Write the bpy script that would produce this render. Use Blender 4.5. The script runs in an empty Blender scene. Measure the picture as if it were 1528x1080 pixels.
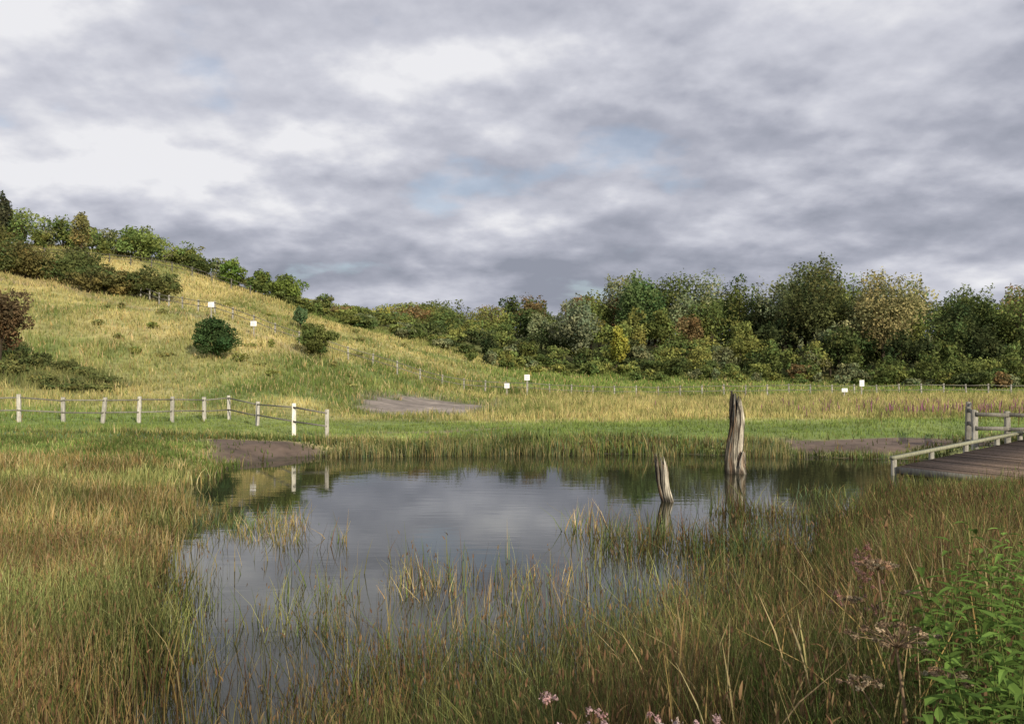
import bpy, math, numpy as np
from mathutils import Vector
rng = np.random.default_rng(7)
scene = bpy.context.scene

# ------------------------------------------------------------------ helpers
def sm(t):
    t = np.clip(t, 0, 1); return t*t*(3-2*t)

def _hash(ix, iy, s):
    h = (ix.astype(np.int64)*374761393 + iy.astype(np.int64)*668265263 + s*974634777) & 0xffffffff
    h = ((h ^ (h >> 13))*1274126177) & 0xffffffff
    h = h ^ (h >> 16)
    return (h & 0xffffff)/float(0xffffff)

def vnoise(x, y, s=0):
    x = np.asarray(x, float); y = np.asarray(y, float)
    ix = np.floor(x); iy = np.floor(y); fx = sm(x-ix); fy = sm(y-iy)
    a = _hash(ix, iy, s); b = _hash(ix+1, iy, s); c = _hash(ix, iy+1, s); d = _hash(ix+1, iy+1, s)
    return (a*(1-fx)+b*fx)*(1-fy)+(c*(1-fx)+d*fx)*fy

def fbm(x, y, s=0, o=4):
    v = 0; a = .5; t = 0
    for i in range(o):
        v = v + a*vnoise(x*2**i, y*2**i, s+i); t += a; a *= .5
    return v/t

class MB:
    def __init__(s): s.V=[]; s.F=[]; s.C=[]; s.n=0
    def add(s, V, F, C):
        V=np.asarray(V,float).reshape(-1,3); F=np.asarray(F,int).reshape(-1,4)
        C=np.asarray(C,float)
        if C.ndim==1: C=np.tile(C,(len(V),1))
        s.V.append(V); s.F.append(F+s.n); s.C.append(C[:,:3]); s.n+=len(V)
    def obj(s, name, mat, smooth=False, parent=None):
        V=np.concatenate(s.V); F=np.concatenate(s.F); C=np.concatenate(s.C)
        return mkmesh(name,V,F,C,mat,smooth,parent)

def mkmesh(name,V,F,C,mat,smooth=False,parent=None):
    me=bpy.data.meshes.new(name)
    me.vertices.add(len(V)); me.vertices.foreach_set("co",V.astype(np.float32).ravel())
    me.loops.add(F.size); me.loops.foreach_set("vertex_index",F.astype(np.int32).ravel())
    me.polygons.add(len(F)); me.polygons.foreach_set("loop_start",(np.arange(len(F))*F.shape[1]).astype(np.int32))
    if smooth: me.polygons.foreach_set("use_smooth",np.ones(len(F),bool))
    me.update(calc_edges=True)
    at=me.color_attributes.new("Col",'FLOAT_COLOR','POINT')
    c4=np.ones((len(V),4),np.float32); c4[:,:3]=np.clip(C,0.003,1)
    at.data.foreach_set("color",c4.ravel())
    me.materials.append(mat)
    ob=bpy.data.objects.new(name,me); scene.collection.objects.link(ob)
    if parent: ob.parent=parent
    return ob

# ------------------------------------------------------------------ materials
def newmat(name):
    m=bpy.data.materials.new(name); m.use_nodes=True; nt=m.node_tree; nt.nodes.clear()
    out=nt.nodes.new("ShaderNodeOutputMaterial"); return m,nt,out

def foliage_mat(name, transl=.3, nscale=3.0):
    m,nt,out=newmat(name); N=nt.nodes; L=nt.links
    a=N.new("ShaderNodeAttribute"); a.attribute_name="Col"
    no=N.new("ShaderNodeTexNoise"); no.inputs["Scale"].default_value=nscale; no.inputs["Detail"].default_value=2
    tc=N.new("ShaderNodeTexCoord"); L.new(tc.outputs["Object"],no.inputs["Vector"])
    mr=N.new("ShaderNodeMapRange"); mr.inputs[1].default_value=.3; mr.inputs[2].default_value=.7; mr.inputs[3].default_value=.75; mr.inputs[4].default_value=1.25
    L.new(no.outputs[0],mr.inputs[0])
    mx=N.new("ShaderNodeVectorMath"); mx.operation='SCALE'; L.new(a.outputs["Color"],mx.inputs[0]); L.new(mr.outputs[0],mx.inputs["Scale"])
    d=N.new("ShaderNodeBsdfDiffuse"); t=N.new("ShaderNodeBsdfTranslucent"); ms=N.new("ShaderNodeMixShader")
    L.new(mx.outputs[0],d.inputs[0]); L.new(mx.outputs[0],t.inputs[0]); ms.inputs[0].default_value=transl
    L.new(d.outputs[0],ms.inputs[1]); L.new(t.outputs[0],ms.inputs[2])
    L.new(ms.outputs[0],out.inputs[0]); return m

def solid_mat(name, rough=.85, nscale=20, stretch=(1,1,1), bump=.3, lo=.6, hi=1.3, dist=.03):
    m,nt,out=newmat(name); N=nt.nodes; L=nt.links
    a=N.new("ShaderNodeAttribute"); a.attribute_name="Col"
    tc=N.new("ShaderNodeTexCoord"); mp=N.new("ShaderNodeMapping"); mp.inputs["Scale"].default_value=stretch
    L.new(tc.outputs["Object"],mp.inputs[0])
    no=N.new("ShaderNodeTexNoise"); no.inputs["Scale"].default_value=nscale; no.inputs["Detail"].default_value=6; no.inputs["Roughness"].default_value=.65
    L.new(mp.outputs[0],no.inputs["Vector"])
    mr=N.new("ShaderNodeMapRange"); mr.inputs[1].default_value=.3; mr.inputs[2].default_value=.7; mr.inputs[3].default_value=lo; mr.inputs[4].default_value=hi
    L.new(no.outputs[0],mr.inputs[0])
    mx=N.new("ShaderNodeVectorMath"); mx.operation='SCALE'; L.new(a.outputs["Color"],mx.inputs[0]); L.new(mr.outputs[0],mx.inputs["Scale"])
    p=N.new("ShaderNodeBsdfPrincipled"); p.inputs["Roughness"].default_value=rough; p.inputs["Specular IOR Level"].default_value=.25
    L.new(mx.outputs[0],p.inputs["Base Color"])
    b=N.new("ShaderNodeBump"); b.inputs["Strength"].default_value=bump; b.inputs["Distance"].default_value=dist
    L.new(no.outputs[0],b.inputs["Height"]); L.new(b.outputs[0],p.inputs["Normal"])
    L.new(p.outputs[0],out.inputs[0]); return m

M_leaf=foliage_mat("leaf_foliage",.25,1.5)
M_grass=foliage_mat("grass_blades",.32,1.2)
M_wood=solid_mat("weathered_timber",.85,18,(1,1,.25),.5)
M_dead=solid_mat("dead_bark_wood",.9,22,(1.6,1.6,.10),1.0,.25,1.5,.06)
M_paint=solid_mat("sign_paint",.5,6,(1,1,1),.05,.92,1.05)
M_ground=solid_mat("ground_soil_turf",.95,1.7,(1,1,1),.6,.65,1.35)

# ------------------------------------------------------------------ terrain
CP=np.array([
(0,0,1.2),(-6,0,.95),(5,0,1.35),(0,-12,1.6),(-18,-8,1.2),(18,-8,1.9),(0,4,.62),(-4,5,.35),(2.2,4,.95),(-9,9,.22),(-13,18,.3),(-10,24,.35),(3,7,.5),
(4.5,9,.45),(7,12,.5),(11,18,.18),(15,22,.15),(14,26,.15),(9,5,1.2),(20,14,.7),(-22,12,.5),(-22,24,.6),
(-10,33,.5),(0,35,.4),(10,35,.4),(20,33,.5),(30,30,.6),
(-20,36,.72),(-13,42,.6),(-8.5,33,.4),(-10,50,.7),(-4,58,.5),(5,60,.4),(18,60,.4),(40,60,.5),(8,85,.5),(25,85,.5),(50,85,.5),(72,80,.5),
(-28,48,1.7),(-24,57,2.6),(-35.8,62,5.6),(-33.2,78,8.2),(-26.2,78,7.6),(-20.8,62,3.7),(-14.3,52,1.6),(-17.9,78,5.2),(-11.6,75,3.0),(-9.5,65,1.2),(-4.5,80,1.1),(1,82,.75),
(-57.7,100,16.4),(-46,100,14.6),(-44.8,105,16.3),(-36.9,110,14.4),(-29,115,11.5),(-18.5,120,9.1),(-6,125,7.2),(3.4,125,5.6),(31.7,125,3.5),(60,125,3.0),
(-13.9,112,7.0),(-5.4,112,5.0),(3,112,3.4),(11.5,112,2.7),(20,112,2.3),(28,112,2.0),(41,110,1.4),(62,106,.7),(90,100,.8),
(-62,140,16),(-30,150,12),(0,155,9.5),(40,150,7),(85,150,7),
(0,400,10),(250,400,10),(-250,400,16),(-150,100,24),(-60,60,10),(-50,40,4),(-60,10,2),(-150,0,8),(150,0,3),(150,100,3),(60,30,1.0),(60,0,2),(0,-60,3),(300,100,5),(-300,100,24),(0,600,10),(400,600,10),(-400,600,12)],float)
def _U(r2): return np.where(r2>1e-9, r2*np.log(np.maximum(r2,1e-9))*.5, 0)
_S=100.
_n=len(CP); _X=CP[:,:2]/_S
_K=_U(((_X[:,None]-_X[None])**2).sum(-1))+np.eye(_n)*2e-5
_P=np.c_[np.ones(_n),_X]
_A=np.block([[_K,_P],[_P.T,np.zeros((3,3))]])
_W=np.linalg.solve(_A,np.r_[CP[:,2],0,0,0])
def tps(x,y):
    x=np.asarray(x,float).ravel()/_S; y=np.asarray(y,float).ravel()/_S
    out=np.full(x.shape,_W[_n]); out+=_W[_n+1]*x+_W[_n+2]*y
    for i in range(_n): out+=_W[i]*_U((x-_X[i,0])**2+(y-_X[i,1])**2)
    return out
POND=np.array([(-6.8,29.0),(-8.3,26.5),(-8.4,23),(-8.0,19.5),(-6.4,16),(-5.1,12.2),(-3.9,9.4),(-3.1,7.0),(-2.5,4.7),(-1.2,4.4),(-.2,5.6),(1.5,7.8),(3,10.2),(4.6,13),(6.8,17),(9,20),(11.5,22),(13.6,25),(13.0,28.0),(9.0,29.6),(5,30.2),(0,30.4),(-4,29.6)],float)
def pond_sd(x,y):
    x=np.asarray(x,float).ravel(); y=np.asarray(y,float).ravel()
    d=np.full(x.shape,1e9); ins=np.zeros(x.shape,bool); n=len(POND)
    for i in range(n):
        ax,ay=POND[i]; bx,by=POND[(i+1)%n]; ex,ey=bx-ax,by-ay
        t=np.clip(((x-ax)*ex+(y-ay)*ey)/(ex*ex+ey*ey),0,1)
        d=np.minimum(d,np.hypot(x-ax-t*ex,y-ay-t*ey))
        c=((ay>y)!=(by>y)); xi=ax+(y-ay)*ex/(ey if abs(ey)>1e-9 else 1e-9)
        ins^=(c&(x<xi))
    return np.where(ins,-d,d)+(fbm(x*.45,y*.45,31,3)-.5)*1.2+.1*np.sin(x*2.1+y)
def H(x,y):
    shp=np.shape(x); x=np.ravel(np.asarray(x,float)); y=np.ravel(np.asarray(y,float))
    z=tps(x,y); r=np.hypot(x,y)
    z=z+(fbm(x*.35,y*.35,3)-.5)*.22*sm((r-2)/8)+(fbm(x*.07,y*.07,9)-.5)*1.3*sm((z-1.5)/4)*sm((300-r)/100)
    z=np.maximum(z,.12)
    sd=pond_sd(x,y)
    z=np.where(sd>0,z*sm(sd/2.0+.05)+.005,-.7*sm(-sd/2.2)+.005)
    return z.reshape(shp)

def ell(x,y,cx,cy,rx,ry,ang=0,s=5,amp=.35):
    c,si=math.cos(ang),math.sin(ang); dx=x-cx; dy=y-cy
    u=(dx*c+dy*si)/rx; v=(-dx*si+dy*c)/ry
    return 1-np.hypot(u,v)+(fbm(x*.5,y*.5,s)-.5)*amp*2
def bare(x,y):
    sand=sm(ell(x,y,-5.0,58,5.4,11,0,5,.4)*2.5)
    mud=sm(ell(x,y,-8.6,29.0,2.3,2.5,0,6,.9)*1.8)
    mud=np.maximum(mud,sm(ell(x,y,13.8,31.0,4.2,1.9,-.1,7,.9)*1.8))
    path=sm(1-np.abs(y-(37.5+1.2*np.sin(x*.35)))/.8)*sm((x+7)/3)*sm((3-x)/3)*.8
    path=np.maximum(path,sm(1-np.abs(y-(88+.35*(x+30)+fbm(x*.1,y*0,8)*6-3))/1.4)*sm((-20-x)/4)*.7)
    path=np.maximum(path,sm(1-np.abs(y-(74-.5*(x+22)+fbm(x*.1,y*0,18)*6-3))/1.2)*sm((-14-x)/4)*.5)
    return sand,mud,path
def ground_color(x,y):
    x=np.ravel(x); y=np.ravel(y); z=tps(x,y)
    n1=fbm(x*.09,y*.09,11); n2=fbm(x*.6,y*.6,13); n3=fbm(x*.25+5,y*.16,15)
    hill=sm((z-1.8)/6)*sm((y-35)/20)
    straw=np.array([.42,.36,.155]); green=np.array([.15,.195,.055]); dk=np.array([.08,.10,.03])
    lush=np.array([.17,.24,.06])
    f=np.clip(.18+.50*hill+(n1-.5)*1.9+(n3-.5)*1.6+(n2-.5)*.5,0,1)
    mead=sm((y-46)/6)*sm((84-y)/4)*sm((x+2)/8)*.65
    marsh=sm((25-y)/4)*.75
    f=np.clip(np.maximum(f,np.maximum(mead,marsh)+(n2-.5)*.6),0,1)
    lawn=sm((y-31)/2)*sm((45-y)/4)*sm((1.2+(-z)+1.0)/.6)
    f=f*(1-.6*lawn)
    c=green+(straw-green)*f[:,None]
    strip=sm((y-86)/3)*sm((112-y)/4)*sm((x+6)/8)*.85
    c=c+(lush-c)*np.maximum(strip,lawn*.55)[:,None]
    c=c*(.8+.45*n2[:,None])*(.8+.4*n3[:,None])
    # patch of darker growth at the foot of the hill
    dkpatch=sm(ell(x,y,-27.5,53,8,4.5,-.1,21,.7)*1.6); c=c+(np.array([.075,.095,.035])-c)*dkpatch[:,None]*.75
    far=sm((y-112)/6)*.8; c=c+(dk-c)*far[:,None]
    s,m,p=bare(x,y)
    c=c+(np.array([.26,.22,.19])*(.5+1.0*n2[:,None])-c)*s[:,None]
    c=c+(np.array([.13,.095,.075])*(.6+.8*n2[:,None])-c)*m[:,None]
    c=c+(np.array([.26,.20,.145])-c)*p[:,None]
    sd=pond_sd(x,y); w=sm((.5-sd)/.5)
    c=c+(np.array([.07,.055,.035])-c)*w[:,None]
    return c

nx,ny=440,500
bx=math.asinh(420/15.); X=15*np.sinh(np.linspace(-bx,bx,nx))
s0=-math.asinh(60/20.); s1=math.asinh(600/20.); Y=18+20*np.sinh(np.linspace(s0,s1,ny))
GX,GY=np.meshgrid(X,Y); GZ=H(GX,GY)
V=np.stack([GX.ravel(),GY.ravel(),GZ.ravel()],1)
idx=np.arange(nx*ny).reshape(ny,nx)
F=np.stack([idx[:-1,:-1],idx[:-1,1:],idx[1:,1:],idx[1:,:-1]],-1).reshape(-1,4)
mkmesh("ground_terrain",V,F,ground_color(GX,GY),M_ground,True)

# water
m,nt,out=newmat("pond_water"); N=nt.nodes; L=nt.links
p=N.new("ShaderNodeBsdfPrincipled"); p.inputs["Base Color"].default_value=(.026,.027,.015,1); p.inputs["Roughness"].default_value=.012; p.inputs["IOR"].default_value=1.33
tc=N.new("ShaderNodeTexCoord"); mp=N.new("ShaderNodeMapping"); mp.inputs["Scale"].default_value=(.5,1.6,1)
no=N.new("ShaderNodeTexNoise"); no.inputs["Scale"].default_value=2.2; no.inputs["Detail"].default_value=3
b=N.new("ShaderNodeBump"); b.inputs["Strength"].default_value=.03; b.inputs["Distance"].default_value=.05
L.new(tc.outputs["Object"],mp.inputs[0]); L.new(mp.outputs[0],no.inputs["Vector"]); L.new(no.outputs[0],b.inputs["Height"]); L.new(b.outputs[0],p.inputs["Normal"]); L.new(p.outputs[0],out.inputs[0])
Vw=np.array([(-16,2.,0),(18,2,0),(18,34,0),(-16,34,0)],float)
mkmesh("pond_water",Vw,np.array([[0,1,2,3]]),np.full((4,3),.02),m)

# ------------------------------------------------------------------ grass
def blades(mb,x,y,z,h,w,lean,col,tip,prof=None,segs=3,droop=2.0):
    n=len(x); a=rng.uniform(0,2*np.pi,n); b=rng.uniform(0,2*np.pi,n)
    t=np.linspace(0,1,segs+1)
    if prof is None: prof=(1-t**1.6)*.92+.08
    cx=x[:,None]+np.cos(a)[:,None]*(lean*h)[:,None]*t**droop
    cy=y[:,None]+np.sin(a)[:,None]*(lean*h)[:,None]*t**droop
    cz=z[:,None]+h[:,None]*t*(1-.25*(lean[:,None]*t)**2)
    hw=(w[:,None]*np.asarray(prof)*.5)
    dx=np.cos(b)[:,None]*hw; dy=np.sin(b)[:,None]*hw
    Lf=np.stack([cx-dx,cy-dy,cz],-1); R=np.stack([cx+dx,cy+dy,cz],-1)
    V=np.stack([Lf,R],2).reshape(-1,3)
    base=np.arange(n)[:,None]*(2*(segs+1))+np.arange(segs)[None]*2
    F=np.stack([base,base+1,base+3,base+2],-1).reshape(-1,4)
    tt=t[None,:,None]
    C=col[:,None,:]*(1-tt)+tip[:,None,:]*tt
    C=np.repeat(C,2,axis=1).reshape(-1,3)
    mb.add(V,F,C)

def wedge(n,y0,y1,k=.64,pad=2.5,power=1.0):
    u=rng.uniform(0,1,n); e=2-power
    y=(y0**e+(y1**e-y0**e)*u)**(1/e) if e>0.01 else y0*(y1/y0)**u
    x=rng.uniform(-1,1,n)*(k*y+pad)
    return x,y
def pal(n,cols,wts,var=.25):
    i=rng.choice(len(cols),n,p=np.array(wts)/sum(wts)); c=np.array(cols)[i]
    return c*rng.uniform(1-var,1+var,(n,1))*rng.uniform(.93,1.07,(n,3))

GOLD=(.36,.26,.105); STRAW=(.46,.37,.19); GRN=(.13,.18,.052); BLUEG=(.13,.19,.11); RUST=(.18,.10,.055); OLV=(.20,.19,.07); BRN=(.11,.075,.045); LUSH=(.16,.23,.058)

# 1. foreground + marsh reeds
mb=MB()
x,y=wedge(290000,1.9,32,.62,1.2,1.25)
sd=pond_sd(x,y)
nl=fbm(x*.9,y*.9,41,3); nb=fbm(x*.25,y*.25,43,3)
dens=np.ones(len(x))
inside=sd<.0
near=sm((9.8-y+ .35*(x-1.0)*(x>0) +(nb-.5)*4)/2.6)
leftopen=sm((x+4.6)/.6)*sm((-1.25-x)/.7)*sm((13-y)/2)
rin=near*(1-.95*leftopen)
rin=np.maximum(rin,.55*sm((sd+1.5)/1.3)*sm((26-y)/3)*(x>1))
rin=np.maximum(rin,.14*sm((14.0-y)/3)*(nl>.42))
for (cx,cy,r,s_) in [(-3.4,14.6,.65,.75),(-5.3,15.8,1.5,1.0),(-4.7,17.2,.7,.5),(-7.2,18.0,1.3,.8),(2.2,14.3,1.1,.5),(3.6,13.6,1.2,.9),(1.3,15.6,.5,.3),(5.0,17.2,1.2,.6),(7.4,20,1.3,.5),(-1.1,11.6,.6,.4),(-2.1,9.4,.45,.6),(-3.3,8.2,.5,.5),(-3.8,10.5,.5,.4)]:
    rin=np.maximum(rin,s_*sm(1.3-np.hypot(x-cx,(y-cy)*.8)/r))
rin=np.maximum(rin,.55*sm((sd+.55)/.5))
dens=np.where(inside,rin*sm((nl-.22)/.2),1.0)
sa,mu,pa=bare(x,y)
jet=(x>10)&(y>20.8)&(y<29.5)&(x>9.8+(y-24)*1.0-.2)&(x<19)
dens=dens*(1-.97*mu)*np.where(jet,.12,1)
keep=rng.uniform(0,1,len(x))<dens
x,y,sd,nb,nl=x[keep],y[keep],sd[keep],nb[keep],nl[keep]
z=H(x,y); n=len(x)
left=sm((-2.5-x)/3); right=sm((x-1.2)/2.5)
h=(.50+.38*rng.random(n))*(.7+.7*nb)*(.8+.4*nl)
h=h*(1-.48*left*sm((y-6)/9))
h=h*(1-.50*sm((x-4)/3)*sm((y-13)/6))
h=np.where((y>24)&(sd>0),h*.5,h)
h=h*np.where(rng.random(n)<.45,rng.uniform(.35,.8,n),1)
h=h*np.clip(.45+y/7,.5,1)
w=(.0030+.00092*y)*rng.uniform(.6,1.5,n)
lean=np.abs(rng.normal(0,.30,n))+.04
c_mid=pal(n,[GOLD,STRAW,OLV,GRN,RUST,BRN],[2.8,1.0,2.4,2.4,2.0,1.4])
c_left=pal(n,[GOLD,STRAW,OLV,GRN,RUST],[3.4,2.5,2.3,1.8,.6])
c_right=pal(n,[GOLD,STRAW,OLV,GRN,RUST,BRN],[1.0,.5,2.2,3.0,2.3,2.8])*.78  # browner reeds, with shade on the right bank multiplied into their colour
c_wat=pal(n,[BLUEG,GRN,OLV,GOLD],[3,2,1,.8])
c=c_mid; s=rng.random(n)
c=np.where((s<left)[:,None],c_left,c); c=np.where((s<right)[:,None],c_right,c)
inw=(sd<-.8)&(y>7)&(rng.random(n)<.65*sm((nb-.35)/.15)); c=np.where(inw[:,None],c_wat,c)
grb=(y>24)&(x<-6)&(rng.random(n)<.75); c=np.where(grb[:,None],pal(n,[LUSH,GRN,OLV],[3,2,1]),c)
farb=((y>29)|((y>26)&(x>0))); c=np.where((farb&(rng.random(n)<.6))[:,None],pal(n,[GRN,BLUEG,OLV],[2,1,2]),c)
patch=(fbm(x*.5,y*.5,77,3)-.5)[:,None]; c=c*(1+patch*1.5)
greener=sm((fbm(x*.7,y*.7,79,2)-.52)/.1)*.5; c=c*(1-greener[:,None])+c.mean(1)[:,None]*np.array([.85,1.2,.38])*greener[:,None]
near_shade=1-.34*sm((9.5-y)/6); c=c*near_shade[:,None]  # cloud shadow over the near foreground, painted into the blade colours
z=np.where(z<0,np.maximum(z,-.25),z)
seed=(rng.random(n)<.18)&(y<14)&(y>3)
A=~seed
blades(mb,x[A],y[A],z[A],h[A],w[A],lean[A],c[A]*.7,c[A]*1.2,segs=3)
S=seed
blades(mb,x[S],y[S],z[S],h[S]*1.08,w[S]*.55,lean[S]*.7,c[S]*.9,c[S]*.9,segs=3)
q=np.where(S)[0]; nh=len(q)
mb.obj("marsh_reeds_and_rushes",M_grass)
mb=MB()
hx=x[q]+rng.normal(0,.03,nh); hy=y[q]+rng.normal(0,.03,nh); hz=z[q]+h[q]*rng.uniform(.75,1.02,nh)
blades(mb,hx,hy,hz,rng.uniform(.035,.075,nh),rng.uniform(.007,.012,nh)*(1+y[q]*.05),np.abs(rng.normal(0,.5,nh)),pal(nh,[RUST,BRN,(.22,.14,.07)],[2,2,2]),pal(nh,[RUST,(.28,.19,.10)],[1,1]),prof=[.4,1,.8,.15],segs=3)
mb.obj("rush_seed_heads",M_grass)

# 2. far bank rushes
mb=MB(); n=24000
x=rng.uniform(-9,14,n); y=rng.uniform(27,35,n); sd=pond_sd(x,y); nn=fbm(x*.6,y*.6,51,3)
sa,mu,pa=bare(x,y)
k=(sd>-.9)&(sd<1.5)&(nn>.43)&(mu<.2)&((y>28)|(x>10))&~((x>10)&(y>20)&(y<29.6)); x,y=x[k],y[k]; n=len(x)
blades(mb,x,y,np.maximum(H(x,y),-.1),rng.uniform(.25,.55,n)*(.4+1.0*fbm(x*.3,y*.3,52)),rng.uniform(.016,.03,n),np.abs(rng.normal(0,.18,n)),pal(n,[BLUEG,GRN,OLV,STRAW,GOLD],[2,2,3,1.8,1.3])*.8,pal(n,[BLUEG,GRN,OLV,STRAW],[1.5,1.5,2.5,2]),segs=2)
mb.obj("far_bank_rushes",M_grass)

# 3. meadow + hill grass
mb=MB()
x,y=wedge(270000,31,118,.62,5,1.0)
gc=ground_color(x,y); zz=tps(x,y); sa,mu,pa=bare(x,y)
nn=fbm(x*.45,y*.45,61,3); n2=fbm(x*.1,y*.1,62,3)
keep=(rng.random(len(x))<(.35+.9*nn)*(1-sa)*(1-mu)*(1-.85*pa))&(pond_sd(x,y)>.6)
x,y,gc,zz,nn,n2=x[keep],y[keep],gc[keep],zz[keep],nn[keep],n2[keep]; n=len(x)
lawn=sm((y-31)/2)*sm((46-y)/4)*sm((1.2-zz)/.6)
dkpatch=sm(ell(x,y,-27.5,53,8,4.5,-.1,21,.7)*1.6)
h=(.16+.36*nn*rng.random(n)+.12*rng.random(n))*(1-.62*lawn)*(.6+.8*n2)*(1+.6*dkpatch)
h=h*np.where((y>50)&(y<85)&(x>-2),1.35,1)
tuft=(fbm(x*1.3,y*1.3,64,2)>.6); h=h*np.where(tuft,1.45,1)
w=(.0010*y)*rng.uniform(.6,1.3,n)
c=gc*rng.uniform(.8,1.25,(n,1))*1.08
sw=rng.random(n)<.20*(1-lawn)*(1-dkpatch)*(y<108); c=np.where(sw[:,None],pal(n,[STRAW,GOLD],[3,1])*1.1,c)
dg=rng.random(n)<.12; c=np.where(dg[:,None],pal(n,[GRN,OLV],[2,1]),c)
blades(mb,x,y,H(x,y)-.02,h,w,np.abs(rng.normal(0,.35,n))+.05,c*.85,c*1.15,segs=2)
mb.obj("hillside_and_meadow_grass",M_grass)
mb=MB(); n=420
x=np.r_[rng.normal(22,3.2,n//2),rng.normal(27,7,n-n//2)]; y=np.r_[rng.normal(42,2.5,n//2),rng.normal(52,5,n-n//2)]
k=y>34; x,y=x[k],y[k]; n=len(x)
g=H(x,y)
blades(mb,x,y,g,rng.uniform(.5,.8,n),np.full(n,.03),np.full(n,.1),pal(n,[OLV],[1]),pal(n,[RUST],[1]),segs=2)
blades(mb,x,y,g+.4,rng.uniform(.2,.4,n),np.full(n,.045),np.full(n,.1),pal(n,[(.26,.11,.16)],[1]),pal(n,[(.30,.14,.21)],[1]),prof=[.6,1,.2],segs=2)
mb.obj("purple_loosestrife",M_grass)

# ------------------------------------------------------------------ trees
def tube(mb,pts,rad,col,k=6):
    pts=np.asarray(pts,float); m_=len(pts); a=np.linspace(0,2*np.pi,k,endpoint=False)
    V=[]
    for i in range(m_):
        d=pts[min(i+1,m_-1)]-pts[max(i-1,0)]; d/= (np.linalg.norm(d)+1e-9)
        u=np.cross(d,[0,1,.13]); 
        if np.linalg.norm(u)<.1: u=np.cross(d,[1,0,0])
        u/=np.linalg.norm(u); v=np.cross(d,u)
        V.append(pts[i]+rad[i]*(np.cos(a)[:,None]*u+np.sin(a)[:,None]*v))
    V=np.concatenate(V); F=[]
    for i in range(m_-1):
        for j in range(k):
            F.append((i*k+j,i*k+(j+1)%k,(i+1)*k+(j+1)%k,(i+1)*k+j))
    mb.add(V,F,col)

def leaves(mb,cen,rad,n,size,col,var=.22,outw=.6,shell=.5):
    m_=len(cen); wv=(rad.prod(1))**.66; i=rng.choice(m_,n,p=wv/wv.sum())
    d=rng.normal(size=(n,3)); d/=np.linalg.norm(d,axis=1)[:,None]
    r=shell+(1.0-shell)*rng.random(n)**.6; r*=rng.uniform(.82,1.18,n)
    P=cen[i]+d*rad[i]*r[:,None]
    nrm=d*outw+rng.normal(size=(n,3))*.5+np.array([0,0,.15]); nrm/=np.linalg.norm(nrm,axis=1)[:,None]
    a=np.cross(nrm,rng.normal(size=(n,3))); a/=np.linalg.norm(a,axis=1)[:,None]+1e-9; b=np.cross(nrm,a)
    s=size*rng.uniform(.55,1.35,n)[:,None]
    V=np.stack([P-a*s,P-b*s*.55+nrm*s*.12,P+a*s,P+b*s*.55-nrm*s*.12],1).reshape(-1,3)
    F=np.arange(n*4).reshape(-1,4)
    lob=rng.uniform(.72,1.3,m_); hue=rng.normal(0,.06,m_)
    C=np.asarray(col)[None]*lob[i][:,None]*rng.uniform(1-var,1+var,(n,1))
    C=C*np.stack([1+hue[i]*1.8,1+hue[i]*.3,np.ones(n)],1)
    mb.add(V,F,np.repeat(C,4,0))

def tree(mb,x,y,h,w,col,n=1500,size=.22,kind="round",g=None,nl=None):
    g=float(H(np.array([x]),np.array([y]))[0]) if g is None else g
    nl=nl or int(14+h*1.4)
    if kind=="bush": c0=.48; vr=.52; tr=.10
    elif kind=="slim": c0=.56; vr=.46; tr=.12
    else: c0=.57; vr=.45; tr=.18
    d=rng.normal(size=(nl,3)); d/=np.linalg.norm(d,axis=1)[:,None]; d[:,2]=np.abs(d[:,2])*np.where(rng.random(nl)<.6,1,-.8)
    rr=rng.uniform(.35,.95,nl)
    cen=np.stack([x+d[:,0]*w*.5*rr,y+d[:,1]*w*.5*rr,g+h*(c0+d[:,2]*vr*rr*.95)],1)
    if kind=="slim":
        t=(cen[:,2]-g)/h; f=np.clip(1.25-t,.15,1); cen[:,0]=x+(cen[:,0]-x)*f; cen[:,1]=y+(cen[:,1]-y)*f
    br=rng.uniform(.18,.38,nl)
    rad=np.stack([w*.5*br*1.15,w*.5*br*1.15,np.minimum(h*.5*br*.9,w*.5*br*1.3)],1)
    cen=np.vstack([cen,[x,y,g+h*c0]]); rad=np.vstack([rad,[w*.33,w*.33,h*vr*.72]])
    cen[:,2]=np.maximum(cen[:,2],g+rad[:,2]*.75)
    leaves(mb,cen,rad,n,size,col)
    k=max(4,nl//2); q=rng.integers(0,nl,k); dd=rng.normal(size=(k,3)); dd[:,2]=np.abs(dd[:,2])+.3; dd/=np.linalg.norm(dd,axis=1)[:,None]
    sc=cen[q]+dd*rad[q]*1.05; sr=np.full((k,3),1.)*np.array([w*.045,w*.045,h*.06])
    leaves(mb,sc,sr,max(40,n//14),size*.8,np.asarray(col)*1.1,shell=.1)
    bark=(.075,.06,.045); tr_=max(.04,h*.018)
    tube(mb,[(x,y,g-.3),(x+.02*h,y,g+h*.25),(x-.02*h,y,g+h*.55),(x,y,g+h*.85)],[tr_*1.4,tr_,tr_*.6,tr_*.15],bark)
    for j in q[:5]:
        s=np.array([x,y,g+h*tr+rng.uniform(0,.2)*h]); e=cen[j]; mdl=(s+e)/2+[0,0,h*.04]
        tube(mb,[s,mdl,e],[tr_*.5,tr_*.32,tr_*.08],bark,5)

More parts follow.
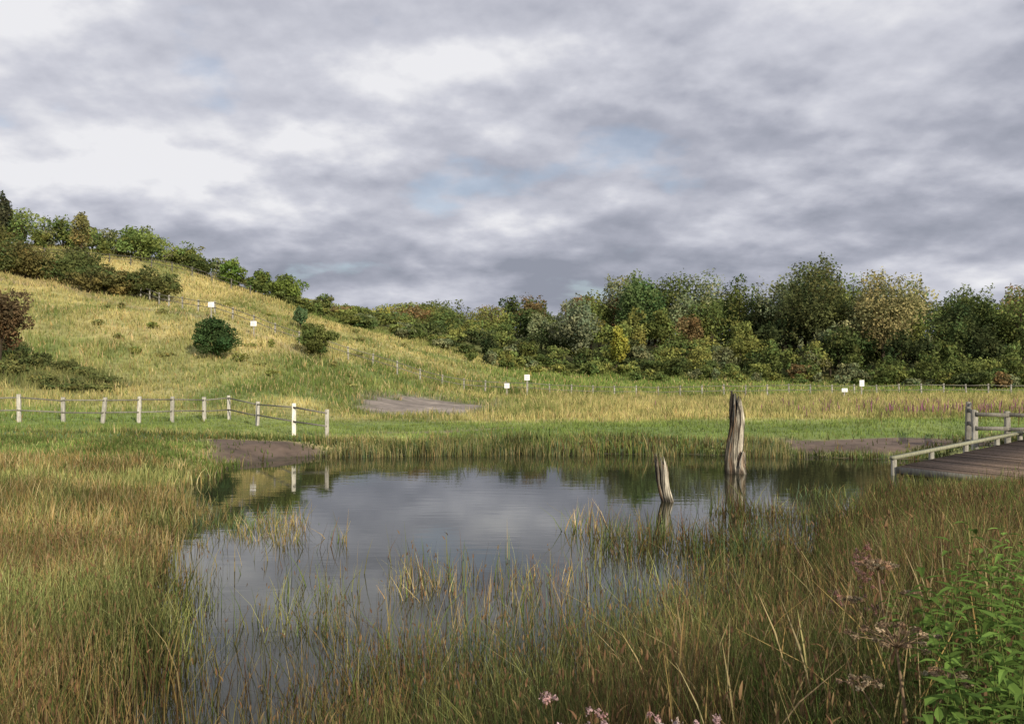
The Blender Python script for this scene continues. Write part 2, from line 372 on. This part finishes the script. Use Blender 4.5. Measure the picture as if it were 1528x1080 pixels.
px_=[-32,-30,-22.6,-16.3,-12,-6.8,1.7,9.1,12.3,17.6,25,33.4,37.7,40.8,46.1,52.5,57.8,62,69.4,74.7,80.8,110]
pz_=[11.5,13.2,12.6,15.3,15,13.6,15.1,14.4,16.6,18.5,18.9,17.9,16.4,19.4,20.6,19.2,16.2,17.9,17.1,16.4,17.9,17]
K_=1.42
def cc_(*a): return tuple(v*K_ for v in a)
G1=cc_(.088,.112,.036);G2=cc_(.115,.132,.04);G3=cc_(.07,.09,.032);G4=cc_(.15,.16,.048);G5=cc_(.13,.145,.075);R1=cc_(.13,.095,.045);R2=cc_(.16,.08,.042);Y1=cc_(.22,.21,.05);D1=cc_(.045,.058,.024)
cols=[G1,G2,G3,G4,G5,R1,R2,Y1,D1]; wt=[4.4,4.4,3.2,3.0,3.0,1.0,.25,.4,1.6]
mb=MB()
rows=[(111,.20,2.3),(115,.32,2.8),(120,.47,3.4),(126,.66,4.2),(133,.86,5.2),(140,1.02,6.0),(144,.97,4.4),(149,.8,4.0),(153,.5,3.6)]
for ry,fac,sp in rows:
    x0=-30*ry/140+ (0 if ry>118 else 4); x=x0
    while x<96*ry/140:
        xx=x+rng.normal(0,.4*sp); yy=ry+rng.normal(0,1.6)
        if x>38*ry/140: yy-=6*sm((x-38)/20) 
        g=float(H(np.array([xx]),np.array([yy]))[0])
        zt=2.8+(np.interp(xx*140/yy,px_,pz_)-2.8)*yy/140
        hh=(zt-g)*fac*rng.uniform(.78,1.08)
        if fac<.5: hh=max(hh,1.6)
        hh=float(np.clip(hh,1.6,17))
        ww=sp*rng.uniform(1.1,1.7) if hh<6 else hh*rng.uniform(.6,.9)
        wts=np.array(wt,float)
        if xx>55*ry/140: wts[[0,2,8]]*=3; wts[[3,7]]*=.4
        ci=rng.choice(len(cols),p=wts/wts.sum())
        tree(mb,xx,yy,hh,ww,np.array(cols[ci])*rng.uniform(.75,1.25),n=int(380+hh*150),size=.235 if hh>6 else .185,kind="round" if hh>5 and ry<142 else "bush",g=g)
        x+=sp*rng.uniform(.8,1.25)
mb.obj("distant_woodland",M_leaf)

def single(name,x,y,h,w,col,n,size,kind="round",nl=None):
    m_=MB(); tree(m_,x,y,h,w,np.array(col)*1.4,n,size,kind,nl=nl); return m_.obj(name,M_leaf)
single("oak_tree",42.5,124,16.0,11,(.07,.08,.032),6500,.23)
single("willow_tree",49.5,119,14.2,12,(.20,.19,.09),9000,.21)
single("poplar_tree",13.5,112,6.6,3.0,(.22,.215,.045),2200,.17,"slim")
single("willow_tree",9,118,9,7,(.14,.16,.095),3500,.22)
single("oak_tree",19,130,12.8,8.5,(.08,.12,.045),5000,.22)
single("holly_bush",-20.9,62,2.75,3.1,(.045,.075,.028),7500,.09,"bush",34)
single("gorse_bush",-15.9,72,2.6,3.1,(.09,.11,.035),5000,.10,"bush",26)
single("juniper_bush",-21,88,2.5,1.9,(.08,.12,.055),1800,.12,"slim")
single("birch_tree",-34.2,108,3.8,3.6,(.13,.19,.045),1800,.16,"bush")
single("hawthorn_bush",-28.5,112,4.2,5.6,(.11,.14,.035),3200,.17,"bush")
single("hawthorn_bush",-31.6,112,3.9,3.4,(.08,.105,.03),2200,.17,"bush")
single("hawthorn_bush",-24.0,113,3.0,3.6,(.10,.12,.04),1800,.17,"bush")
single("birch_tree",-48.7,100,5.6,3.0,(.15,.145,.06),1500,.16,"slim")
single("birch_tree",-43.6,104,4.6,5.4,(.12,.16,.05),2200,.17,"bush")
single("pine_tree",-57.6,100,6.6,3.2,(.05,.055,.032),2200,.16,"slim")
single("hawthorn_tree",-31.8,55,5.2,3.8,(.10,.07,.04),6500,.10)
single("willow_bush",-30.5,49,2.2,2.6,(.12,.165,.04),3500,.09,"bush")
mb=MB()
for t in np.linspace(0,1,44):
    xx=-66+t*29+rng.normal(0,.5); yy=100+t*10+rng.normal(0,1.6)
    hh=(4.4-1.9*t)*rng.uniform(.5,1.25)
    tree(mb,xx,yy,hh,hh*rng.uniform(.8,1.4),np.array([G1,G2,G3,cc_(.14,.18,.055),cc_(.16,.17,.09)][rng.integers(0,5)]),n=700,size=.16,kind="bush")
for t in np.linspace(0,1,12):
    xx=-36+t*12; tree(mb,xx+rng.normal(0,.5),111+rng.normal(0,.8),rng.uniform(1.3,2.3),2.6,np.array([G1,G3,G2][rng.integers(0,3)]),n=500,size=.16,kind="bush")
mb.obj("hilltop_hedgerow",M_leaf)
mb=MB()
for t in np.linspace(0,1,30):
    xx=-61+t*26.5+rng.normal(0,.5); yy=90-t*4+rng.normal(0,1.2)
    hh=(4.1-1.0*t)*rng.uniform(.65,1.15)
    tree(mb,xx,yy,hh,hh*rng.uniform(1.2,1.7),np.array([(.11,.12,.045),(.12,.13,.045),(.14,.13,.05),G3][rng.integers(0,4)]),n=1300,size=.15,kind="bush")
mb.obj("hawthorn_thicket",M_leaf)
mb=MB()
for i in range(34):
    u=rng.random()**1.3; xx=-33+10*u+rng.normal(0,.8); yy=50+7*rng.random()
    tree(mb,xx,yy,rng.uniform(.5,1.2)*(1-.5*u),rng.uniform(1.0,2.4),np.array([(.09,.105,.04),(.12,.135,.05),(.15,.165,.06)][rng.integers(0,3)]),n=420,size=.085,kind="bush")
mb.obj("bramble_thicket",M_leaf)
mb=MB()
for i in range(30):
    xx=rng.uniform(-40,-8); yy=rng.uniform(60,104)
    if xx<-.55*yy+3: continue
    tree(mb,xx,yy,rng.uniform(.3,.7),rng.uniform(.6,1.5),np.array([G4,OLV,(.24,.24,.09)][rng.integers(0,3)]),n=160,size=.10,kind="bush")
for i in range(60):
    xx=rng.uniform(-6,70); yy=rng.uniform(104,110)
    tree(mb,xx,yy,rng.uniform(.8,2.0),rng.uniform(1.2,2.6),np.array([G2,G4,G1,G5][rng.integers(0,4)]),n=420,size=.15,kind="bush")
mb.obj("scrub_saplings",M_leaf)

# ------------------------------------------------------------------ timber helpers
def box(mb,c,s,col,rot=0.,tilt=(0,0),bev=.012):
    hx,hy,hz=[v/2 for v in s]; b=min(bev,hx*.4,hy*.4,hz*.4)
    ring=[(-hx+b,-hy),(hx-b,-hy),(hx,-hy+b),(hx,hy-b),(hx-b,hy),(-hx+b,hy),(-hx,hy-b),(-hx,-hy+b)]
    R=[]
    for z_,sh in ((-hz,0),(hz-b,0),(hz,b)):
        for (a,e) in ring:
            R.append((a-math.copysign(min(sh,abs(a)),a),e-math.copysign(min(sh,abs(e)),e),z_))
    R=np.array(R); F=[]
    for k in range(2):
        for j in range(8): F.append((k*8+j,k*8+(j+1)%8,(k+1)*8+(j+1)%8,(k+1)*8+j))
    for o in (16,0):
        F+= [(o,o+1,o+2,o+3),(o,o+3,o+4,o+7),(o+4,o+5,o+6,o+7)]
    R[:,0]+=R[:,2]*tilt[0]; R[:,1]+=R[:,2]*tilt[1]
    cr,sr=math.cos(rot),math.sin(rot)
    Q=np.stack([R[:,0]*cr-R[:,1]*sr,R[:,0]*sr+R[:,1]*cr,R[:,2]],1)+np.asarray(c)
    mb.add(Q,F,col)
def beam(mb,a,b,w,h,col):
    a=np.asarray(a,float); b=np.asarray(b,float); d=b-a; L_=np.linalg.norm(d); d/=L_
    s=np.cross(d,[0,0,1]); s/=np.linalg.norm(s); u=np.cross(s,d)
    V=[]
    for p_ in (a,b):
        for (i,j) in ((-1,-1),(1,-1),(1,1),(-1,1)): V.append(p_+s*i*w/2+u*j*h/2)
    F=[(0,1,5,4),(1,2,6,5),(2,3,7,6),(3,0,4,7),(3,2,1,0),(4,5,6,7)]
    mb.add(V,F,col)
GREY=np.array([.38,.36,.31]); 

def fence(name,pts,hgt,pw,rails,col,rt=.04,rh=.09,rc=1.0):
    root=bpy.data.objects.new(name,None); scene.collection.objects.link(root)
    mb=MB(); mr_=MB(); P=[]
    for (x,y,*o) in pts:
        g=float(H(np.array([x]),np.array([y]))[0]); hh=hgt*(o[0] if o else 1)*rng.uniform(.94,1.05); cc=col*(o[1] if len(o)>1 else 1)*rng.uniform(.75,1.15)
        box(mb,(x,y,g+hh/2-.15),(pw,pw,hh+.3),cc,rng.uniform(-.2,.2),(rng.normal(0,.025),rng.normal(0,.025)))
        P.append((x,y,g,hh))
    for i in range(len(P)-1):
        a=P[i]; b=P[i+1]
        for r_ in rails:
            mr_c=col*rng.uniform(.5,.8)*rc
            beam(mr_,(a[0],a[1]-pw*.55,a[2]+a[3]*r_+rng.normal(0,.012)),(b[0],b[1]-pw*.55,b[2]+b[3]*r_+rng.normal(0,.012)),rt,rh,mr_c)
    mb.obj("posts",M_wood,parent=root); mr_.obj("rails",M_wood,parent=root)
    return root
fence("post_and_rail_fence",[(-23.6,36.2),(-21.8,36.1),(-20.1,36.2,1.05),(-18.6,36.8),(-17.2,37.4),(-16.0,38.1),(-15.0,39.2),(-14.0,40.4),(-13.2,41.4),(-11.0,38.4),(-8.15,33.2,1.15,1.9),(-6.75,32.4,1.0)],1.08,.14,(.88,.42),GREY*1.05,.03,.055,.75)
path=np.array([(-36,86),(-31,81),(-25,77.5),(-20,76),(-14.6,76),(-10,77),(-6,79),(0,82),(10,84),(30,85),(60,84),(78,84)],float)
seg=np.hypot(*np.diff(path,axis=0).T); cum=np.r_[0,np.cumsum(seg)]; tt=np.arange(0,cum[-1],2.1)
fence("long_wooden_fence",[(np.interp(t,cum,path[:,0]),np.interp(t,cum,path[:,1])) for t in tt],1.15,.12,(.88,.5),GREY*.8,.04,.055,.8)
path=np.array([(-60,98),(-47,103),(-36,107.5),(-30,110)],float); seg=np.hypot(*np.diff(path,axis=0).T); cum=np.r_[0,np.cumsum(seg)]; tt=np.arange(0,cum[-1],2.2)
fence("hilltop_fence",[(np.interp(t,cum,path[:,0]),np.interp(t,cum,path[:,1])-3) for t in tt],1.2,.11,(.9,.55),GREY*.35,.04,.06)

def sign(x,y,h,bw=.5,bh=.4):
    root=bpy.data.objects.new("warning_sign",None); scene.collection.objects.link(root)
    g=float(H(np.array([x]),np.array([y]))[0])
    a=MB(); box(a,(x,y,g+h/2-.2),(.10,.10,h+.4),GREY*.8); a.obj("post",M_wood,parent=root)
    b=MB(); box(b,(x,y-.075,g+h-bh/2),(bw,.04,bh),np.array([.82,.82,.82]),bev=.01); b.obj("board",M_paint,parent=root)
    c=MB()
    for k,(zz_,ww_,cc) in enumerate([(.30,.5,(.5,.05,.03)),(.08,.6,(.2,.2,.2)),(-.10,.5,(.2,.2,.2)),(-.28,.6,(.2,.2,.2))]):
        box(c,(x,y-.099,g+h-bh/2+zz_*bh),(bw*ww_,.004,bh*.05),np.array(cc),bev=.0005)
    c.obj("lettering",M_paint,parent=root)
for a in [(-25.6,75.5,1.5,.5,.42),(-21.4,73.5,1.3,.5,.4),(-.45,78,1.25,.45,.42),(1.35,80,2.0,.48,.5),(29.2,78,.95,.5,.32),(31.5,80,1.6,.42,.55)]: sign(*a)

# ------------------------------------------------------------------ dead stumps
def stump(name,parts):
    mb=MB()
    for (x,y,h,prof,lean,cut,sd_,flat,tone) in parts:
        K=64; R=60; a=np.linspace(0,2*np.pi,K,endpoint=False)
        tv=np.linspace(0,1,R); V=np.zeros((R,K,3)); C=np.zeros((R,K,3))
        ph=rng.uniform(0,6,5); per=np.stack([np.cos(a),np.sin(a)],1)
        def an(f,s): return fbm(per[:,0]*f+20,per[:,1]*f+s,s,3)
        top=h*(1-cut*np.clip(2.6*(an(2.2,sd_+3)-.3),0,1)-.10*an(7,sd_+9))
        for i,t in enumerate(tv):
            r=np.interp(t,[p_[0] for p_ in prof],[p_[1] for p_ in prof])
            fl=1+.13*np.sin(a*3+ph[0]+t*2.0)+.08*np.sin(a*7+ph[1]-t*3)
            fl*=1+.7*(fbm(per[:,0]*3+30+t*2.5,per[:,1]*3+t*1.8,sd_,4)-.5)
            z_=-.45+ (top+.45)*t
            V[i,:,0]=x+lean[0]*z_+np.cos(a)*r*fl+.04*math.sin(t*6+ph[3])
            V[i,:,1]=y+lean[1]*z_+np.sin(a)*r*fl*flat
            V[i,:,2]=z_
            pl=fbm(per[:,0]*2.6+9,per[:,1]*2.6+t*2.2,sd_+5,4)
            sunside=sm(.5+.9*(np.cos(a+.2)*.6+pl-.5))  # sunlit right and shaded left painted into the wood colour
            cc=np.array([.42,.38,.31])[None]*(.25+1.0*pl[:,None])*tone*(.45+.9*sunside[:,None])
            rust=sm((fbm(per[:,0]*1.5+4,per[:,1]*1.5+t*3,sd_+7)-.55)/.1)[:,None]*.6
            cc=cc*(1-rust)+np.array([.22,.12,.06])*rust
            bark=sm((.46-pl)/.08)[:,None]
            cc=cc*(1-.9*bark)+np.array([.045,.036,.028])*.9*bark
            wet=sm((.15-z_)/.12)[:,None]; cc=cc*(1-.6*wet)
            C[i]=cc
        idx=np.arange(R*K).reshape(R,K); F=np.stack([idx[:-1],np.roll(idx[:-1],-1,1),np.roll(idx[1:],-1,1),idx[1:]],-1).reshape(-1,4)
        inn=V[-1].copy(); ctr=inn.mean(0); ring=ctr+(inn-ctr)*[.6,.6,1]; ring[:,2]=inn[:,2]-.05; deep=ctr+(inn-ctr)*[.3,.3,0]; deep[:,2]=inn[:,2].min()-.3
        VV=np.concatenate([V.reshape(-1,3),ring,deep]); CC=np.concatenate([C.reshape(-1,3),np.full((K,3),.10),np.full((K,3),.02)])
        j=np.arange(K); j2=np.roll(j,-1); o=R*K
        F=np.concatenate([F,np.stack([o-K+j,o-K+j2,o+j2,o+j],-1),np.stack([o+j,o+j2,o+K+j2,o+K+j],-1)])
        mb.add(VV,F,CC)
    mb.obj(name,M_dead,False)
stump("dead_tree_stump",[
 (6.22,24.7,2.35,[(0,.20),(.28,.19),(.42,.145),(.6,.12),(.78,.15),(.9,.15),(1,.10)],(-.02,.0),.30,1,.8,.85),
 (6.38,24.55,.66,[(0,.17),(.6,.15),(1,.06)],(-.03,.02),.4,5,.8,1.3),
 (6.30,24.75,2.25,[(0,.12),(.5,.09),(.8,.10),(1,.05)],(.02,.0),.25,28,.8,1.3),
 (6.04,24.6,1.95,[(0,.16),(.5,.11),(.85,.08),(1,.03)],(.03,.0),.3,8,.8,.5)])
stump("dead_tree_stump",[
 (3.42,19.2,1.02,[(0,.075),(.5,.08),(.85,.07),(1,.055)],(-.20,0),.20,12,.5,1.45),
 (3.31,19.25,1.08,[(0,.05),(.5,.045),(.9,.04),(1,.025)],(-.24,0),.25,17,.7,.6)])

# ------------------------------------------------------------------ jetty
root=bpy.data.objects.new("wooden_jetty",None); scene.collection.objects.link(root)
WD=np.array([.135,.098,.075]); 
A=np.array([10.45,24.1]); B=np.array([16.8,28.9]); D=(B-A)/np.linalg.norm(B-A); Nn=np.array([D[1],-D[0]])
Ld=np.linalg.norm(B-A); deck=MB()
def zd(s_): return .24+.05*s_      # deck slopes down towards the water end
s_=0.0
while s_<Ld:
    wv=3.0+rng.normal(0,.04)
    p0=A+D*(s_+.07); zz_=zd(s_)+rng.normal(0,.006)
    beam(deck,(*(p0+Nn*.05),zz_),(*(p0+Nn*wv),zz_-.06),.12,.04,WD*rng.uniform(.45,1.5)); s_+=.15
deck.obj("deck_planks",M_wood,parent=root)
fr=MB()
for off in (.12,1.5,2.9):
    a=A+Nn*off; b=B+Nn*off; beam(fr,(*a,zd(0)-.14-.02*off),(*b,zd(Ld)-.14-.02*off),.07,.18,WD*.5)
beam(fr,(*(A-D*.03),zd(0)-.09),(*(A-D*.03+Nn*3.0),zd(0)-.15),.05,.18,GREY*.45)
for q_ in (.1,2.2,4.4,6.6):
    for off in (.1,2.9):
        c_=A+D*q_+Nn*off; box(fr,(c_[0],c_[1],zd(q_)-.58),(.13,.13,.9),GREY*.5)
fr.obj("joists_and_piles",M_wood,parent=root)
kr=MB()
for q_ in (0.0,2.0,4.0,6.0,7.6):
    c_=A+D*q_-Nn*.10; box(kr,(c_[0],c_[1],zd(q_)-.18),(.12,.12,.74),GREY*.75)
a=A-D*.1-Nn*.1; b=B+D*.2-Nn*.1; beam(kr,(*a,zd(0)+.23),(*b,zd(Ld)+.23),.15,.08,np.array([.28,.28,.20]))
kr.obj("kerb_rail",M_wood,parent=root)
fence("jetty_guard_rail",[(14.9,28.6,1,1.1),(15.9,28.5),(17.0,28.4,1,1.1),(18.6,28.3)],1.25,.15,(.90,.55),GREY*.62,.07,.12,1.1)
fence("jetty_guard_rail",[(14.9,28.6),(15.6,30.4),(16.6,32.2)],1.25,.14,(.90,.55),GREY*.5,.06,.11,1.1)

# ------------------------------------------------------------------ foreground plants
def g1(x,y): return float(H(np.array([x]),np.array([y]))[0])
def leafblade(mb,base,dirv,L_,w_,col,drp=.3):
    d=np.array(dirv,float); d/=np.linalg.norm(d); s=np.cross(d,[0,0,1]); s/=np.linalg.norm(s)+1e-9
    t=np.array([0,.3,.65,1.]); pw=np.array([.12,1,.7,.02])*w_/2
    c_=np.array(base)+d*(t[:,None]*L_)-np.array([0,0,1])*(t[:,None]**2*L_*drp)
    up=np.cross(s,d)
    V=np.stack([c_-s*pw[:,None]+up*pw[:,None]*.3,c_,c_,c_+s*pw[:,None]+up*pw[:,None]*.3],1)
    V=V.reshape(-1,3); F=[]
    for i in range(3): F+=[(i*4,i*4+1,i*4+5,i*4+4),(i*4+2,i*4+3,i*4+7,i*4+6)]
    mb.add(V,F,col)
def herb(name,x,y,h,n,flower=None,leafcol=(.10,.19,.035),LL=.10,bend=.1,mat=M_leaf):
    mb=MB()
    for k in range(n):
        xx=x+rng.normal(0,.09); yy=y+rng.normal(0,.12); g=g1(xx,yy)-.03; hh=h*rng.uniform(.6,1.05)
        a=rng.uniform(0,6.28); bd=bend*rng.uniform(.3,1.8)
        t=np.linspace(0,1,6); P=np.stack([xx+np.cos(a)*bd*hh*t**2,yy+np.sin(a)*bd*hh*t**2,g+hh*t],1)
        tube(mb,P,.005*(1.2-t),np.array([.14,.10,.05]) if flower is not None else np.array([.13,.17,.05]),5)
        m_=int(hh*34); lc=np.array(leafcol)*rng.uniform(.65,1.2)
        for j in range(m_):
            tt_=.2+.8*j/m_; ph=j*2.4+k; pos=[np.interp(tt_,t,P[:,i]) for i in range(3)]
            sc=(1.05-.5*tt_)*rng.uniform(.6,1.3)
            if flower is not None and tt_>.8: continue
            leafblade(mb,pos,(math.cos(ph),math.sin(ph),rng.uniform(.1,.6)),LL*sc,LL*.33*sc,lc*rng.uniform(.65,1.3),rng.uniform(.1,.6))
        if flower is not None:
            for j in range(11):
                ph=j*2.4; tt_=.80+.2*rng.random(); pos=np.array([np.interp(tt_,t,P[:,i]) for i in range(3)])
                e=pos+np.array([math.cos(ph)*.05,math.sin(ph)*.05,.05])*rng.uniform(.4,1.1)
                tube(mb,[pos,e],[.0015,.0012],(.13,.09,.05),4)
                leaves(mb,np.array([e]),np.full((1,3),.015)*rng.uniform(.7,1.3),30,.006,np.array(flower)*rng.uniform(.7,1.2),shell=.1)
    return mb.obj(name,mat)
for (x,y,h,n) in [(1.62,3.0,1.2,6),(1.78,3.2,1.3,7),(1.48,2.8,.95,6),(1.95,3.6,1.2,6),(1.68,3.45,1.05,5),(2.25,4.1,1.15,6),(2.5,4.5,1.15,6),(1.42,2.65,.8,5),(2.0,4.2,.95,4),(2.85,5.0,1.05,5),(1.55,2.7,1.05,6),(3.4,6.0,.95,5),(3.1,5.3,1.05,5),(1.85,3.3,1.3,5),(2.75,5.6,.75,4)]:
    herb("rosebay_willowherb",x,y,h,n,None,(.12,.195,.045),.14)
PINK=(.40,.27,.27); DP=(.28,.16,.14)
for (x,y,h,n,c_) in [(1.95,5.2,1.15,3,DP),(1.78,4.9,1.0,2,DP),(.06,2.75,.90,2,PINK),(.26,2.72,.90,1,PINK),(.50,2.65,.86,3,PINK),(.60,2.8,.86,2,PINK),(.43,2.75,1.10,1,(.4,.34,.3)),(2.1,5.6,1.1,2,DP)]:
    herb("hemp_agrimony",x,y,h,n,c_,(.09,.12,.04),.07)
def hogweed(x,y,h,R_):
    mb=MB(); g=g1(x,y)-.05; st=np.array([.24,.17,.11])
    top=np.array([x-.06,y,g+h]); tube(mb,[(x,y,g),(x,y,g+h*.5),top],[.009,.007,.005],st,6)
    def umbel(c_,R_,nr):
        for j in range(nr):
            a=j*2.4; rr=R_*math.sqrt((j+.5)/nr)*rng.uniform(.85,1.1); e=c_+np.array([math.cos(a)*rr,math.sin(a)*rr,R_*.55-.35*rr])
            tube(mb,[c_,(c_+e)/2+[0,0,.01],e],[.0026,.002,.0015],st,4)
            leaves(mb,np.array([e]),np.array([[.018,.018,.009]]),38,.006,np.array([.28,.21,.14])*rng.uniform(.5,1.25),shell=.1)
    umbel(top,R_,24)
    s_=np.array([x,y,g+h*.55]); e=s_+[.14,.05,h*.3]; tube(mb,[s_,s_+[.07,.02,h*.13],e],[.004,.003,.002],st,5); umbel(e,R_*.55,12)
    e=s_+[-.16,.06,h*.27]; tube(mb,[s_,s_+[-.08,.02,h*.12],e],[.004,.003,.002],st,5); umbel(e,R_*.5,10)
    mb.obj("dried_hogweed",M_leaf)
hogweed(1.42,3.15,.92,.16); hogweed(1.95,4.6,1.0,.10)
mb=MB(); n=14000
y=rng.uniform(3.0,12,n); x=rng.uniform(.22,.66,n)*y+rng.uniform(0,.4,n)
k=pond_sd(x,y)>.3; x,y=x[k],y[k]; n=len(x); z=H(x,y)
c=pal(n,[GRN,LUSH,OLV,STRAW,RUST],[3.4,2.2,2.2,.7,1.0])*.85
blades(mb,x,y,z,rng.uniform(.35,.8,n),(.0035+.0008*y)*rng.uniform(.7,1.3,n),np.abs(rng.normal(0,.4,n))+.1,c*.75,c*1.15,segs=4,droop=2.2)
n=420; y=rng.uniform(3.4,9,n); x=rng.uniform(.12,.6,n)*y+.2; z=H(x,y); c=pal(n,[STRAW,GOLD],[1,1])*.9
blades(mb,x,y,z,rng.uniform(.7,1.05,n),np.full(n,.004),np.abs(rng.normal(0,.3,n))+.05,c*.8,c,prof=[.7,.6,.5,.5,2.0,.3],segs=5,droop=2.4)
mb.obj("right_bank_grass",M_grass)

# ------------------------------------------------------------------ light + sky
EL=math.radians(23); AZ=math.radians(150)
sd_=Vector((math.sin(AZ)*math.cos(EL),math.cos(AZ)*math.cos(EL),math.sin(EL)))
sl=bpy.data.lights.new("sun","SUN"); sl.energy=4.9; sl.angle=math.radians(.6); sl.color=(1,.90,.71)
so=bpy.data.objects.new("sun",sl); scene.collection.objects.link(so); so.rotation_euler=sd_.to_track_quat('Z','Y').to_euler()

w=bpy.data.worlds.new("World"); scene.world=w; w.use_nodes=True; nt=w.node_tree; N=nt.nodes; L=nt.links; N.clear()
out=N.new("ShaderNodeOutputWorld"); bg=N.new("ShaderNodeBackground"); bg.inputs[1].default_value=.1; L.new(bg.outputs[0],out.inputs[0])
sky=N.new("ShaderNodeTexSky"); sky.sky_type='NISHITA'; sky.sun_disc=False; sky.sun_elevation=EL; sky.sun_rotation=AZ
tc=N.new("ShaderNodeTexCoord"); sep=N.new("ShaderNodeSeparateXYZ"); L.new(tc.outputs["Generated"],sep.inputs[0])
def M(op,a,b=None,c=None,clamp=False):
    n=N.new("ShaderNodeMath"); n.operation=op; n.use_clamp=clamp
    for i,v in enumerate((a,b,c)):
        if v is None: continue
        if isinstance(v,(int,float)): n.inputs[i].default_value=v
        else: L.new(v,n.inputs[i])
    return n.outputs[0]
zc=M('ADD',M('MAXIMUM',sep.outputs[2],0.0),.30)
def coords(kz,ox=0.,oy=0.):
    cx=M('ADD',M('DIVIDE',sep.outputs[0],M('ADD',zc,kz)),ox); cy=M('ADD',M('DIVIDE',sep.outputs[1],M('ADD',zc,kz)),oy)
    cb=N.new("ShaderNodeCombineXYZ"); L.new(cx,cb.inputs[0]); L.new(cy,cb.inputs[1]); return cb.outputs[0]
def noise(vec,sc,det,ro,dist=0.):
    n=N.new("ShaderNodeTexNoise"); n.inputs["Scale"].default_value=sc; n.inputs["Detail"].default_value=det; n.inputs["Roughness"].default_value=ro; n.inputs["Distortion"].default_value=dist
    L.new(vec,n.inputs["Vector"]); return n.outputs[0]
def sstep(v,a,b):
    n=N.new("ShaderNodeMapRange"); n.interpolation_type='SMOOTHSTEP'; n.inputs[1].default_value=a; n.inputs[2].default_value=b; L.new(v,n.inputs[0]); return n.outputs[0]
OX,OY=7.9,4.6
nA=noise(coords(0,OX,OY),2.4,10,.50)
nB=noise(coords(.028,OX,OY),2.4,10,.50)
nC=noise(coords(0,OX+3,OY),6.0,8,.5)
nD=noise(coords(.012,OX+3,OY),6.0,8,.5)
nL=noise(coords(0,OX+9,OY),.9,3,.5)
relief=M('ADD',M('MULTIPLY',M('SUBTRACT',nA,nB),1.7),M('MULTIPLY',M('SUBTRACT',nC,nD),.8))
crisp=M('MULTIPLY',sstep(nA,.44,.64),.26)
bri=M('ADD',M('MULTIPLY',M('SUBTRACT',nL,.5),1.0),relief)
bri=M('ADD',bri,crisp)
el=M('MINIMUM',M('MAXIMUM',M('MULTIPLY',M('SUBTRACT',sep.outputs[2],.17),2.4),-.40),.16)
bri=M('ADD',bri,el)
bri=M('ADD',bri,M('MULTIPLY',sep.outputs[0],-.28))
bri=M('ADD',bri,.44,None,True)
cr=N.new("ShaderNodeValToRGB"); L.new(bri,cr.inputs[0]); e=cr.color_ramp.elements
e[0].position=0.; e[0].color=(.29,.31,.375,1); e[1].position=1.; e[1].color=(.84,.84,.87,1)
k=e.new(.35); k.color=(.42,.435,.51,1); k=e.new(.7); k.color=(.61,.62,.69,1)
sc=N.new("ShaderNodeVectorMath"); sc.operation='SCALE'; sc.inputs["Scale"].default_value=10.; L.new(cr.outputs[0],sc.inputs[0])
gap=M('MULTIPLY',sstep(nA,.40,.32),.30)
blu=N.new("ShaderNodeVectorMath"); blu.operation='SCALE'; blu.inputs["Scale"].default_value=1.4; L.new(sky.outputs[0],blu.inputs[0])
mx=N.new("ShaderNodeMix"); mx.data_type='RGBA'; L.new(gap,mx.inputs[0]); L.new(sc.outputs[0],mx.inputs[6]); L.new(blu.outputs[0],mx.inputs[7])
L.new(mx.outputs[2],bg.inputs[0])

# ------------------------------------------------------------------ camera
cam=bpy.data.cameras.new("camera"); cam.sensor_width=36; cam.lens=31.2; cam.clip_start=.05; cam.clip_end=3000
co=bpy.data.objects.new("camera",cam); scene.collection.objects.link(co); co.location=(0,0,2.8); co.rotation_euler=(math.radians(90.65),0,0)
scene.camera=co
scene.view_settings.view_transform='Standard'; scene.view_settings.look='None'; scene.view_settings.exposure=0; scene.view_settings.gamma=1
